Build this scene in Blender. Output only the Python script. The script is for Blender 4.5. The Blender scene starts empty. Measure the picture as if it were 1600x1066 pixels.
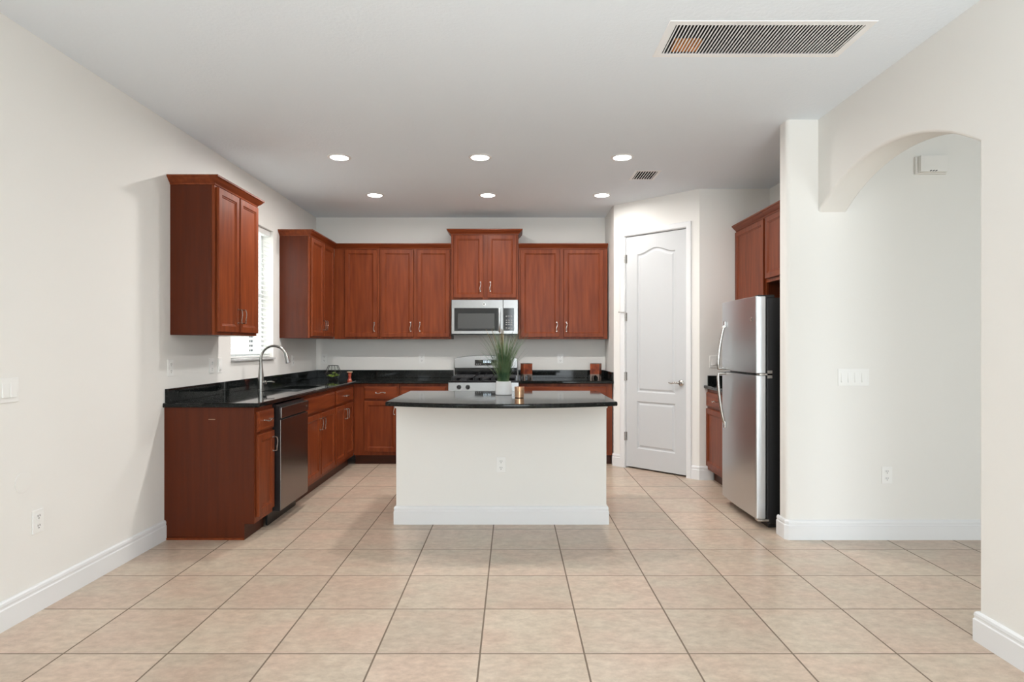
import bpy, bmesh, math, random
from mathutils import Vector, Matrix
random.seed(7)
C = bpy.context.scene.collection
SC = bpy.context.scene
PI = math.pi

# ------------------------------------------------------------------ camera
cam_d = bpy.data.cameras.new('camera')
cam_d.sensor_width = 36.0
cam_d.lens = 962.0 / 1600.0 * 36.0
cam_d.shift_x = -1.0 / 1600.0
cam_d.shift_y = 6.5 / 1600.0
cam_d.clip_start = 0.05
cam = bpy.data.objects.new('camera', cam_d)
C.objects.link(cam)
cam.location = (0, 0, 1.30)
cam.rotation_euler = (PI / 2, 0, 0)
SC.camera = cam

# ------------------------------------------------------------------ view, world, big lights
SC.view_settings.view_transform = 'Standard'
SC.view_settings.look = 'None'
SC.view_settings.exposure = 0.0
SC.view_settings.gamma = 1.0
SC.view_settings.use_curve_mapping = False
CEIL = 2.81
XLW = -2.325

W = bpy.data.worlds.new('world')
SC.world = W
W.use_nodes = True
bg = W.node_tree.nodes['Background']
bg.inputs['Color'].default_value = (0.90, 0.95, 1.0, 1)
bg.inputs['Strength'].default_value = 1.6

def area(name, loc, rot, sx, sy, power, col=(1, 1, 1), shape='RECTANGLE', parent=None, spread=PI):
    l = bpy.data.lights.new(name, 'AREA')
    l.shape = shape
    l.size = sx
    l.size_y = sy
    l.energy = power
    l.color = col
    l.spread = spread
    o = bpy.data.objects.new(name, l)
    C.objects.link(o)
    o.location = loc
    o.rotation_euler = rot
    o.parent = parent
    return o

# daylight through the patio opening behind the camera
area('daylight_patio', (0.80, -2.88, 1.35), (PI / 2, 0, 0), 1.75, 2.1, 84, (0.87, 0.945, 1.0))
# added fill lamp inside the patio opening, aimed up to brighten the ceiling
area('ceiling_fill', (0.80, -2.80, 0.45), (PI / 2 + math.radians(52), 0, 0), 1.75, 0.8, 88, (0.88, 0.95, 1.0), spread=math.radians(86))
area('hall_fill', (3.9, -2.88, 1.3), (PI / 2, 0, 0), 2.0, 2.2, 98, (0.87, 0.945, 1.0))  # added fill for the hall, set at an unseen window
area('side_fill', (XLW + .02, -1.5, 1.45), (PI / 2, 0, -PI / 2), 1.8, 1.5, 20, (0.87, 0.945, 1.0))  # added fill from the left, brightens the right wall and partition
# daylight outside the kitchen window, behind the glass and the blind
area('daylight_kitchen', (XLW - .19, 5.53, 1.80), (PI / 2, 0, -PI / 2), .86, 1.15, 12, (0.92, 0.97, 1.0))
sun_d = bpy.data.lights.new('sun', 'SUN'); sun_d.energy = 7.0; sun_d.angle = math.radians(0.6); sun_d.color = (1, 0.97, 0.92)
sun = bpy.data.objects.new('sun', sun_d); C.objects.link(sun)
sun.rotation_euler = Vector((-0.72, -0.25, -0.62)).to_track_quat('-Z', 'Y').to_euler()
CAN_POWER = {'front': 19.0, 'rear': 7.0}
CAN_COL = (1.0, 0.975, 0.95)

# ------------------------------------------------------------------ materials
def mat(name, col, rough=0.5, metal=0.0, coat=0.0, emit=None, estr=0.0, spec=None, trans=0.0, ior=None, alpha=None):
    m = bpy.data.materials.new(name)
    m.use_nodes = True
    b = m.node_tree.nodes['Principled BSDF']
    b.inputs['Base Color'].default_value = (*col, 1)
    b.inputs['Roughness'].default_value = rough
    b.inputs['Metallic'].default_value = metal
    b.inputs['Coat Weight'].default_value = coat
    b.inputs['Coat Roughness'].default_value = 0.12
    b.inputs['Transmission Weight'].default_value = trans
    if ior: b.inputs['IOR'].default_value = ior
    if spec is not None: b.inputs['Specular IOR Level'].default_value = spec
    if emit:
        b.inputs['Emission Color'].default_value = (*emit, 1)
        b.inputs['Emission Strength'].default_value = estr
    return m

def nodes(m):
    return m.node_tree.nodes, m.node_tree.links, m.node_tree.nodes['Principled BSDF']

def add_noise(m, scale=(1, 1, 1), nscale=10, detail=4, c1=None, c2=None, lo=0.3, hi=0.7, bump=0.0, bdist=0.001, rough=None):
    N, L, b = nodes(m)
    tc = N.new('ShaderNodeTexCoord'); mp = N.new('ShaderNodeMapping'); no = N.new('ShaderNodeTexNoise')
    mp.inputs['Scale'].default_value = scale
    no.inputs['Scale'].default_value = nscale; no.inputs['Detail'].default_value = detail
    L.new(tc.outputs['Object'], mp.inputs[0]); L.new(mp.outputs[0], no.inputs['Vector'])
    if c1:
        r = N.new('ShaderNodeValToRGB')
        r.color_ramp.elements[0].position = lo; r.color_ramp.elements[1].position = hi
        r.color_ramp.elements[0].color = (*c1, 1); r.color_ramp.elements[1].color = (*c2, 1)
        L.new(no.outputs['Fac'], r.inputs[0]); L.new(r.outputs[0], b.inputs['Base Color'])
    if rough:
        mr = N.new('ShaderNodeMapRange')
        mr.inputs['To Min'].default_value, mr.inputs['To Max'].default_value = rough
        L.new(no.outputs['Fac'], mr.inputs['Value']); L.new(mr.outputs[0], b.inputs['Roughness'])
    if bump:
        bp = N.new('ShaderNodeBump')
        bp.inputs['Strength'].default_value = bump; bp.inputs['Distance'].default_value = bdist
        L.new(no.outputs['Fac'], bp.inputs['Height']); L.new(bp.outputs[0], b.inputs['Normal'])
    return m

M = {}
M['wall'] = add_noise(mat('wall_paint', (0.86, 0.84, 0.80), 0.75), nscale=90, detail=3, bump=0.12, bdist=0.002)
M['ceil'] = add_noise(mat('ceiling_paint', (0.86, 0.91, 0.955), 0.9), nscale=60, detail=5, bump=0.35, bdist=0.004)
M['trim'] = add_noise(mat('trim_paint', (0.83, 0.83, 0.83), 0.35), nscale=20, bump=0.02)
M['vent_white'] = mat('vent_enamel', (0.93, 0.93, 0.92), 0.4)
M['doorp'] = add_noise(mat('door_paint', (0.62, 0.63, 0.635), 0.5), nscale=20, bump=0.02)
M['plastic'] = add_noise(mat('white_plastic', (0.90, 0.89, 0.86), 0.35), nscale=20, bump=0.01)
M['plastic_dark'] = mat('slot_dark', (0.010, 0.010, 0.010), 0.6)

def wood(name, a, b_, scl):
    m = add_noise(mat(name, a, 0.36, coat=0.0, spec=0.22), scale=scl, nscale=2.2, detail=7, c1=a, c2=b_, lo=0.28, hi=0.74, bump=0.04, bdist=0.001)
    return m
WA, WB = (0.135, 0.025, 0.007), (0.245, 0.054, 0.015)
M['wood_v'] = wood('cherry_wood_upright', WA, WB, (14, 14, 1.1))
M['wood_h'] = wood('cherry_wood_level', WA, WB, (1.1, 14, 14))
M['wood_end'] = wood('cherry_veneer_panel', (0.078, 0.0135, 0.003), (0.105, 0.019, 0.0042), (16, 16, 0.9))
M['wood_end'].node_tree.nodes['Principled BSDF'].inputs['Specular IOR Level'].default_value = 0.27
M['kick'] = wood('dark_kick_board', (0.05, 0.014, 0.007), (0.085, 0.025, 0.012), (1.5, 8, 8))

def granite():
    m = mat('black_granite', (0.01, 0.01, 0.01), 0.05, spec=0.22)
    N, L, b = nodes(m)
    tc = N.new('ShaderNodeTexCoord')
    v = N.new('ShaderNodeTexVoronoi'); v.inputs['Scale'].default_value = 150
    n = N.new('ShaderNodeTexNoise'); n.inputs['Scale'].default_value = 55; n.inputs['Detail'].default_value = 5
    L.new(tc.outputs['Object'], v.inputs['Vector']); L.new(tc.outputs['Object'], n.inputs['Vector'])
    r = N.new('ShaderNodeValToRGB')
    r.color_ramp.elements[0].position = 0.47; r.color_ramp.elements[0].color = (0.006, 0.007, 0.007, 1)
    r.color_ramp.elements[1].position = 0.72; r.color_ramp.elements[1].color = (0.016, 0.019, 0.017, 1)
    L.new(n.outputs['Fac'], r.inputs[0])
    r2 = N.new('ShaderNodeValToRGB')
    r2.color_ramp.elements[0].position = 0.80; r2.color_ramp.elements[0].color = (0, 0, 0, 1)
    r2.color_ramp.elements[1].position = 1.0; r2.color_ramp.elements[1].color = (0.05, 0.05, 0.043, 1)
    L.new(v.outputs['Color'], r2.inputs[0])
    mx = N.new('ShaderNodeMix'); mx.data_type = 'RGBA'; mx.blend_type = 'ADD'; mx.inputs[0].default_value = 1
    L.new(r.outputs[0], mx.inputs[6]); L.new(r2.outputs[0], mx.inputs[7])
    L.new(mx.outputs[2], b.inputs['Base Color'])
    return m
M['granite'] = granite()

def steel(name, col, rough, scl):
    m = mat(name, col, rough, 1.0)
    add_noise(m, scale=scl, nscale=2, detail=2, rough=(rough - 0.015, rough + 0.02))
    return m
M['steel'] = steel('brushed_steel_level_grain', (0.33, 0.325, 0.32), 0.26, (2, 2, 160))
M['steel_v'] = steel('brushed_steel_upright_grain', (0.68, 0.71, 0.735), 0.30, (2, 160, 2))
M['steel_dark'] = steel('dishwasher_steel', (0.26, 0.235, 0.225), 0.26, (2, 2, 160))
M['nickel'] = mat('satin_nickel', (0.55, 0.53, 0.50), 0.24, 1.0)
M['faucet'] = mat('brushed_nickel', (0.36, 0.355, 0.34), 0.28, 1.0)
M['black_gloss'] = mat('black_glass', (0.008, 0.008, 0.009), 0.06)
M['black'] = mat('black_enamel', (0.012, 0.012, 0.013), 0.3)
M['black_side'] = add_noise(mat('black_textured_side', (0.009, 0.009, 0.010), 0.42), nscale=200, bump=0.1, bdist=0.001)
M['iron'] = mat('cast_iron', (0.02, 0.02, 0.022), 0.45)
M['oven_win'] = mat('grey_mesh_glass', (0.05, 0.05, 0.048), 0.35)
M['button'] = mat('button_grey', (0.35, 0.35, 0.35), 0.5)
M['clock'] = mat('clock_digits', (0.1, 0.1, 0.1), 0.5, emit=(0.75, 0.9, 1.0), estr=2.0)
M['lamp'] = mat('lamp_lens', (1, 1, 1), 0.4, emit=(1, 0.97, 0.92), estr=20.0)
M['ceramic'] = mat('white_ceramic', (0.80, 0.80, 0.79), 0.25)
M['grass'] = add_noise(mat('grass_blade', (0.05, 0.15, 0.03), 0.5), nscale=9, c1=(0.035, 0.085, 0.035), c2=(0.19, 0.26, 0.12), lo=0.35, hi=0.65)
M['grass_tip'] = mat('grass_seed_tip', (0.30, 0.20, 0.11), 0.6)
M['copper_glass'] = mat('copper_glass', (0.70, 0.42, 0.26), 0.12, 0.75)
M['rust'] = add_noise(mat('rust_copper', (0.4, 0.1, 0.04), 0.38, 0.15), nscale=14, c1=(0.13, 0.022, 0.010), c2=(0.46, 0.10, 0.028), lo=0.35, hi=0.68)
M['pewter'] = mat('pewter_foot', (0.30, 0.24, 0.21), 0.35, 0.8)
M['red'] = add_noise(mat('red_glaze', (0.5, 0.06, 0.03), 0.25), nscale=30, c1=(0.32, 0.03, 0.018), c2=(0.62, 0.17, 0.09), lo=0.4, hi=0.7)
M['tan'] = mat('tan_wax', (0.55, 0.38, 0.26), 0.5)
M['wire'] = mat('bronze_wire', (0.05, 0.04, 0.035), 0.35, 0.8)
M['succulent'] = add_noise(mat('succulent_leaf', (0.2, 0.3, 0.05), 0.5), nscale=25, c1=(0.16, 0.26, 0.04), c2=(0.55, 0.62, 0.14), lo=0.4, hi=0.65)
M['soil'] = mat('dark_pebbles', (0.02, 0.018, 0.015), 0.8)
M['blind'] = mat('white_blind_slat', (0.84, 0.84, 0.82), 0.45)
M['vinyl'] = mat('white_vinyl', (0.78, 0.78, 0.78), 0.4)
M['wood_block'] = add_noise(mat('orange_timber', (0.4, 0.14, 0.03), 0.7), nscale=18, c1=(0.35, 0.09, 0.012), c2=(0.75, 0.30, 0.06))
M['stucco'] = add_noise(mat('neighbour_stucco', (0.55, 0.54, 0.52), 0.9), nscale=50, bump=0.3)
M['lawn'] = add_noise(mat('lawn', (0.2, 0.25, 0.12), 0.9), nscale=10, c1=(0.12, 0.18, 0.06), c2=(0.26, 0.30, 0.14))
M['dark_glass'] = mat('dark_window_glass', (0.03, 0.035, 0.045), 0.05)
M['kick_black'] = mat('black_kick_plate', (0.01, 0.01, 0.01), 0.4)
M['sill'] = add_noise(mat('marble_sill', (0.62, 0.61, 0.60), 0.25), nscale=8, c1=(0.55, 0.54, 0.53), c2=(0.72, 0.72, 0.71))

def glass_mat():
    m = bpy.data.materials.new('clear_glass'); m.use_nodes = True
    N, L = m.node_tree.nodes, m.node_tree.links
    N.clear()
    o = N.new('ShaderNodeOutputMaterial'); mx = N.new('ShaderNodeMixShader')
    t = N.new('ShaderNodeBsdfTransparent'); g = N.new('ShaderNodeBsdfGlossy')
    g.inputs['Roughness'].default_value = 0.02
    lw = N.new('ShaderNodeLayerWeight'); lw.inputs['Blend'].default_value = 0.5
    pw_ = N.new('ShaderNodeMath'); pw_.operation = 'POWER'; pw_.inputs[1].default_value = 5
    fr = N.new('ShaderNodeMath'); fr.operation = 'MULTIPLY_ADD'; fr.inputs[1].default_value = .5; fr.inputs[2].default_value = .03
    L.new(lw.outputs['Facing'], pw_.inputs[0]); L.new(pw_.outputs[0], fr.inputs[0])
    t.inputs['Color'].default_value = (0.95, 0.97, 0.96, 1)
    L.new(fr.outputs[0], mx.inputs[0]); L.new(t.outputs[0], mx.inputs[1]); L.new(g.outputs[0], mx.inputs[2])
    L.new(mx.outputs[0], o.inputs['Surface'])
    return m
M['glass'] = glass_mat()

def tile_mat():
    m = mat('ceramic_floor_tile', (0.6, 0.5, 0.4), 0.3)
    N, L, b = nodes(m)
    T = 0.4390; G = 0.0028
    tc = N.new('ShaderNodeTexCoord'); sp = N.new('ShaderNodeSeparateXYZ')
    L.new(tc.outputs['Object'], sp.inputs[0])
    def math_(op, a, c=None):
        n = N.new('ShaderNodeMath'); n.operation = op
        for i, v in enumerate((a, c)):
            if v is None: continue
            if isinstance(v, (int, float)): n.inputs[i].default_value = v
            else: L.new(v, n.inputs[i])
        return n.outputs[0]
    u = math_('DIVIDE', math_('ADD', sp.outputs[0], 0.1372 + T * 40), T)
    v = math_('DIVIDE', math_('ADD', sp.outputs[1], -2.593 + T * 40), T)
    fu, fv = math_('FRACT', u), math_('FRACT', v)
    du = math_('MINIMUM', fu, math_('SUBTRACT', 1.0, fu))
    dv = math_('MINIMUM', fv, math_('SUBTRACT', 1.0, fv))
    gu = math_('LESS_THAN', du, 0.0038 / T)
    gv = math_('LESS_THAN', dv, 0.0032 / T)
    grout = math_('MAXIMUM', gu, gv)
    cb = N.new('ShaderNodeCombineXYZ')
    L.new(math_('FLOOR', u), cb.inputs[0]); L.new(math_('FLOOR', v), cb.inputs[1])
    wn = N.new('ShaderNodeTexWhiteNoise'); wn.noise_dimensions = '3D'
    L.new(cb.outputs[0], wn.inputs['Vector'])
    # per tile offset of the stone figure
    va = N.new('ShaderNodeVectorMath'); va.operation = 'MULTIPLY_ADD'
    L.new(wn.outputs['Color'], va.inputs[0]); va.inputs[1].default_value = (9, 9, 9)
    L.new(tc.outputs['Object'], va.inputs[2])
    mp = N.new('ShaderNodeMapping'); mp.inputs['Scale'].default_value = (1.0, 1.5, 1)
    L.new(va.outputs[0], mp.inputs[0])
    n1 = N.new('ShaderNodeTexNoise'); n1.inputs['Scale'].default_value = 17; n1.inputs['Detail'].default_value = 8; n1.inputs['Roughness'].default_value = 0.72
    n2 = N.new('ShaderNodeTexNoise'); n2.inputs['Scale'].default_value = 3; n2.inputs['Detail'].default_value = 2
    L.new(mp.outputs[0], n1.inputs['Vector']); L.new(mp.outputs[0], n2.inputs['Vector'])
    r1 = N.new('ShaderNodeValToRGB')
    e = r1.color_ramp.elements
    e[0].position = 0.30; e[0].color = (0.465, 0.360, 0.280, 1)
    e[1].position = 0.66; e[1].color = (0.66, 0.535, 0.435, 1)
    L.new(n1.outputs['Fac'], r1.inputs[0])
    r2 = N.new('ShaderNodeValToRGB')
    r2.color_ramp.elements[0].position = 0.35; r2.color_ramp.elements[0].color = (0.97, 1.0, 0.96, 1)
    r2.color_ramp.elements[1].position = 0.65; r2.color_ramp.elements[1].color = (1.0, 0.94, 0.90, 1)
    L.new(n2.outputs['Fac'], r2.inputs[0])
    mu = N.new('ShaderNodeMix'); mu.data_type = 'RGBA'; mu.blend_type = 'MULTIPLY'; mu.inputs[0].default_value = 1
    L.new(r1.outputs[0], mu.inputs[6]); L.new(r2.outputs[0], mu.inputs[7])
    hs = N.new('ShaderNodeHueSaturation'); L.new(mu.outputs[2], hs.inputs['Color'])
    mr = N.new('ShaderNodeMapRange'); mr.inputs['To Min'].default_value = 0.94; mr.inputs['To Max'].default_value = 1.05
    L.new(wn.outputs['Value'], mr.inputs['Value']); L.new(mr.outputs[0], hs.inputs['Value'])
    mg = N.new('ShaderNodeMix'); mg.data_type = 'RGBA'
    L.new(grout, mg.inputs[0]); L.new(hs.outputs[0], mg.inputs[6]); mg.inputs[7].default_value = (0.20, 0.145, 0.105, 1)
    L.new(mg.outputs[2], b.inputs['Base Color'])
    rr = N.new('ShaderNodeMapRange'); rr.inputs['To Min'].default_value = 0.30; rr.inputs['To Max'].default_value = 0.8
    L.new(grout, rr.inputs['Value']); L.new(rr.outputs[0], b.inputs['Roughness'])
    bp = N.new('ShaderNodeBump'); bp.inputs['Strength'].default_value = 0.25; bp.inputs['Distance'].default_value = 0.002
    hh = math_('SUBTRACT', math_('MULTIPLY', n1.outputs['Fac'], 0.3), grout)
    L.new(hh, bp.inputs['Height']); L.new(bp.outputs[0], b.inputs['Normal'])
    return m
M['tile'] = tile_mat()

# ------------------------------------------------------------------ mesh helpers
class MB:
    def __init__(s): s.bm = bmesh.new()
    def _merge(s, b):
        me = bpy.data.meshes.new('tmp'); b.to_mesh(me); b.free()
        s.bm.from_mesh(me); bpy.data.meshes.remove(me)
    def box(s, x0, x1, y0, y1, z0, z1, bev=0.0, seg=2, rot=None, at=None, taper=None):
        b = bmesh.new()
        bmesh.ops.create_cube(b, size=1)
        for v in b.verts:
            v.co.x = x0 + (v.co.x + .5) * (x1 - x0)
            v.co.y = y0 + (v.co.y + .5) * (y1 - y0)
            v.co.z = z0 + (v.co.z + .5) * (z1 - z0)
        if bev: bmesh.ops.bevel(b, geom=list(b.edges), offset=bev, segments=seg, profile=0.5, affect='EDGES')
        if rot is not None:
            mt = Matrix.Translation(at) @ Matrix.Rotation(rot[1], 4, rot[0]) @ Matrix.Translation(-Vector(at))
            bmesh.ops.transform(b, matrix=mt, verts=b.verts)
        s._merge(b); return s
    def prism(s, pts, lo, hi, axis='z', bev=0.0, bevpred=None, seg=3):
        """polygon pts (2D) extruded along axis from lo to hi. axis z: (x,y); axis x: (y,z); axis y: (x,z)"""
        b = bmesh.new()
        def P(p, h):
            return {'z': (p[0], p[1], h), 'x': (h, p[0], p[1]), 'y': (p[0], h, p[1])}[axis]
        A = [b.verts.new(P(p, lo)) for p in pts]; B = [b.verts.new(P(p, hi)) for p in pts]
        n = len(pts)
        b.faces.new(A); b.faces.new(list(reversed(B)))
        for i in range(n): b.faces.new((A[(i + 1) % n], A[i], B[i], B[(i + 1) % n]))
        bmesh.ops.recalc_face_normals(b, faces=b.faces)
        if bev:
            es = [e for e in b.edges if (bevpred(e) if bevpred else (e.verts[0] in A) == (e.verts[1] in A))]
            bmesh.ops.bevel(b, geom=es, offset=bev, segments=seg, profile=0.5, affect='EDGES')
        s._merge(b); return s
    def cyl(s, p0, p1, r, seg=24, r2=None):
        p0, p1 = Vector(p0), Vector(p1)
        b = bmesh.new()
        d = p1 - p0
        bmesh.ops.create_cone(b, cap_ends=True, segments=seg, radius1=r, radius2=r if r2 is None else r2, depth=d.length)
        q = Vector((0, 0, 1)).rotation_difference(d.normalized()).to_matrix().to_4x4()
        bmesh.ops.transform(b, matrix=Matrix.Translation((p0 + p1) / 2) @ q, verts=b.verts)
        s._merge(b); return s
    def lathe(s, prof, c=(0, 0, 0), seg=40, axis='z'):
        """prof: list of (r, h); closed by the axis when r = 0"""
        b = bmesh.new()
        rings = []
        for r, h in prof:
            if r < 1e-6: rings.append([b.verts.new((0, 0, h))])
            else: rings.append([b.verts.new((r * math.cos(2 * PI * k / seg), r * math.sin(2 * PI * k / seg), h)) for k in range(seg)])
        for A, B in zip(rings, rings[1:]):
            for k in range(seg):
                k2 = (k + 1) % seg
                if len(A) == 1 and len(B) == 1: continue
                if len(A) == 1: b.faces.new((A[0], B[k], B[k2]))
                elif len(B) == 1: b.faces.new((A[k], A[k2], B[0]))
                else: b.faces.new((A[k], A[k2], B[k2], B[k]))
        bmesh.ops.recalc_face_normals(b, faces=b.faces)
        mt = Matrix.Translation(c)
        if axis == 'y-': mt = mt @ Matrix.Rotation(PI / 2, 4, 'X')      # height goes towards -Y
        if axis == 'z-': mt = mt @ Matrix.Rotation(PI, 4, 'X')
        bmesh.ops.transform(b, matrix=mt, verts=b.verts)
        s._merge(b); return s
    def tube(s, path, r, seg=10, flat=1.0, cap=True):
        """r: radius or list of radii"""
        path = [Vector(p) for p in path]; n = len(path)
        rs = r if isinstance(r, (list, tuple)) else [r] * n
        b = bmesh.new(); rings = []
        up = None
        for i, p in enumerate(path):
            t = (path[min(i + 1, n - 1)] - path[max(i - 1, 0)]).normalized()
            if up is None:
                up = Vector((0, 0, 1)) if abs(t.z) < 0.9 else Vector((1, 0, 0))
                up = (up - t * up.dot(t)).normalized()
            else:
                up = (up - t * up.dot(t)).normalized()
            w = t.cross(up)
            rings.append([b.verts.new(p + rs[i] * (math.cos(2 * PI * k / seg) * up * flat + math.sin(2 * PI * k / seg) * w)) for k in range(seg)])
        for A, B in zip(rings, rings[1:]):
            for k in range(seg): b.faces.new((A[k], A[(k + 1) % seg], B[(k + 1) % seg], B[k]))
        if cap: b.faces.new(rings[0][::-1]); b.faces.new(rings[-1])
        bmesh.ops.recalc_face_normals(b, faces=b.faces)
        s._merge(b); return s
    def sweep(s, path, prof, z=0.0, pre=None, post=None):
        """prof (out, z) along a 2D path, out = to the right of the walking direction, mitred corners.
        pre / post: phantom points that give the end cuts a mitre"""
        P = [Vector(p) for p in path]
        n = len(P)
        b = bmesh.new(); rings = []
        full = ([Vector(pre)] if pre else []) + P + ([Vector(post)] if post else [])
        off = 1 if pre else 0
        for i in range(n):
            j = i + off
            d1 = (full[j] - full[j - 1]).normalized() if j > 0 else None
            d2 = (full[j + 1] - full[j]).normalized() if j + 1 < len(full) else None
            if d1 is None: d1 = d2
            if d2 is None: d2 = d1
            n1, n2 = Vector((d1.y, -d1.x)), Vector((d2.y, -d2.x))
            m = (n1 + n2)
            m = m / m.dot(n1)
            rings.append([b.verts.new((P[i].x + m.x * o, P[i].y + m.y * o, z + h)) for o, h in prof])
        k = len(prof)
        for A, B in zip(rings, rings[1:]):
            for q in range(k): b.faces.new((A[q], A[(q + 1) % k], B[(q + 1) % k], B[q]))
        b.faces.new(rings[0]); b.faces.new(rings[-1][::-1])
        bmesh.ops.recalc_face_normals(b, faces=b.faces)
        s._merge(b); return s
    def rings(s, loops, cap_first=True, cap_last=True):
        b = bmesh.new()
        R = [[b.verts.new(p) for p in lp] for lp in loops]
        k = len(R[0])
        for A, B in zip(R, R[1:]):
            for q in range(k): b.faces.new((A[q], A[(q + 1) % k], B[(q + 1) % k], B[q]))
        if cap_first: b.faces.new(R[0][::-1])
        if cap_last: b.faces.new(R[-1])
        bmesh.ops.recalc_face_normals(b, faces=b.faces)
        s._merge(b); return s
    def quad(s, pts):
        f = [s.bm.verts.new(p) for p in pts]; s.bm.faces.new(f); return s
    def build(s, name, m, parent=None, smooth=40, mat2=None):
        me = bpy.data.meshes.new(name)
        s.bm.to_mesh(me); s.bm.free()
        me.materials.append(M[m] if isinstance(m, str) else m)
        for p in me.polygons: p.use_smooth = True
        me.set_sharp_from_angle(angle=math.radians(smooth))
        o = bpy.data.objects.new(name, me)
        C.objects.link(o)
        wn = o.modifiers.new('weighted_normals', 'WEIGHTED_NORMAL'); wn.keep_sharp = True; wn.weight = 100
        if parent: o.parent = parent
        return o

def tag(o, label, cat, group=None):
    o['label'] = label; o['category'] = cat
    if group: o['group'] = group
    return o
def thing(name, label, cat, loc=(0, 0, 0), rz=0.0, group=None):
    o = bpy.data.objects.new(name, None); C.objects.link(o)
    o.location = loc; o.rotation_euler = (0, 0, rz); o.empty_display_size = 0.1
    return tag(o, label, cat, group)
def struct(o):
    o['kind'] = 'structure'; return o
def sempty(name, loc=(0, 0, 0), rz=0.0):
    o = bpy.data.objects.new(name, None); C.objects.link(o)
    o.location = loc; o.rotation_euler = (0, 0, rz); o.empty_display_size = 0.1
    return struct(o)
def copy_tree(o, parent=None):
    c = o.copy(); C.objects.link(c)
    if parent: c.parent = parent
    for ch in list(o.children): copy_tree(ch, c)
    return c

# ------------------------------------------------------------------ the room
XL = -2.325; YB = 7.28; YR = -3.0; XR = 2.045; XR2 = 2.235; YP = 4.12; XH = 5.6
WY0, WY1, WZ0, WZ1 = 5.08, 5.98, 1.165, 2.405       # kitchen window opening
struct(MB().box(XL - .2, XH + .15, YR - .15, YB + .15, -0.08, 0).build('floor', 'tile'))

# ceiling with recesses left open above the two grilles
VX0, VX1, VY0, VY1 = 0.77, 1.665, 2.90, 3.187
SX0, SX1, SY0, SY1 = 1.085, 1.265, 5.345, 5.605
c = MB()
def cbox(x0, x1, y0, y1): c.box(x0, x1, y0, y1, CEIL, CEIL + .02)
cbox(XL, VX0, YR, YB); cbox(VX1, XH, YR, YB)
cbox(VX0, VX1, YR, VY0); cbox(VX0, SX0, VY1, YB); cbox(SX1, VX1, VY1, YB)
cbox(SX0, SX1, VY1, SY0); cbox(SX0, SX1, SY1, YB)
c.box(XL - .2, XH + .15, YR - .15, YB + .15, CEIL + .17, CEIL + .25)
struct(c.build('ceiling', 'ceil'))

T = .2
w = MB()
w.box(XL - T, XL, YR, -2.4, 0, CEIL + .17).box(XL - T, XL, -.6, WY0, 0, CEIL + .17)
w.box(XL - T, XL, -2.4, -.6, 0, .7).box(XL - T, XL, -2.4, -.6, 2.2, CEIL + .17)
w.box(XL - T, XL, WY1, YB + .15, 0, CEIL + .17)
w.box(XL - T, XL, WY0, WY1, 0, WZ0).box(XL - T, XL, WY0, WY1, WZ1, CEIL + .17)
struct(w.build('wall_left', 'wall'))
struct(MB().box(XL, 2.6, YB, YB + .15, 0, CEIL + .17).build('wall_back', 'wall'))
# return wall beside the pantry and the pantry's 45 degree wall, front wall
PX0, PY0, PX1, PY1 = 1.092, 6.648, 1.803, 5.941
PANG = math.atan2(PY1 - PY0, PX1 - PX0); PLEN = math.hypot(PX1 - PX0, PY1 - PY0)
struct(MB().prism([(PX0, YB), (PX0, PY0), (PX0 + .11, PY0 + .05), (PX0 + .11, YB)], 0, CEIL).build('wall_pantry_return', 'wall'))
DT0, DT1, DH = 0.144, 0.864, 2.455
pw = MB().box(0, DT0, 0.0, .11, 0, CEIL).box(DT1, PLEN, 0.0, .11, 0, CEIL).box(DT0, DT1, 0, .11, DH, CEIL)
pw = struct(pw.build('wall_pantry', 'wall')); pw.location = (PX0, PY0, 0); pw.rotation_euler = (0, 0, PANG)
struct(MB().prism([(PX1, PY1), (2.48, PY1), (2.48, PY1 + .11), (PX1 + .05, PY1 + .11)], 0, CEIL).build('wall_pantry_front', 'wall'))
struct(MB().box(2.48, 2.6, YP + .13, YB, 0, CEIL).build('wall_kitchen_right', 'wall'))
# partition with its rounded end, running on behind the arch
def rc(cx, cy, r, a0, a1, n=6):
    return [(cx + r * math.cos(a0 + (a1 - a0) * i / n), cy + r * math.sin(a0 + (a1 - a0) * i / n)) for i in range(n + 1)]
r_ = .03
pts = rc(1.835 + r_, YP + r_, r_, PI, 1.5 * PI) + [(XH, YP), (XH, YP + .13)] + rc(1.835 + r_, YP + .13 - r_, r_, PI / 2, PI)
struct(MB().prism(pts, 0, CEIL).build('wall_partition', 'wall', smooth=35))
# arch wall
YA0, YA1, ZS, ZA = 2.70, YP, 2.19, 2.405
ch = (YA1 - YA0) / 2; rise = ZA - ZS; R = (ch * ch + rise * rise) / (2 * rise); cy = (YA0 + YA1) / 2; cz = ZA - R
a0 = math.asin(ch / R); arc = [(cy + R * math.sin(a), cz + R * math.cos(a)) for a in [a0 - 2 * a0 * i / 36 for i in range(37)]]
pts = [(YR, 0), (YR, CEIL), (YA1, CEIL)] + arc + [(YA0, 0)]
def archedge(e):
    a, b2 = e.verts
    if abs(a.co.x - b2.co.x) > 1e-6: return False
    for v in (a, b2):
        if not (v.co.y >= YA0 - 1e-4 and v.co.z < ZA + .001 and v.co.y <= YA1 + 1e-4): return False
    return not (abs(a.co.y - YA1) < 1e-4 and abs(b2.co.y - YA1) < 1e-4)
struct(MB().prism(pts, XR, XR2, 'x', bev=.016, bevpred=archedge, seg=4).build('wall_right', 'wall', smooth=50))
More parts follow.
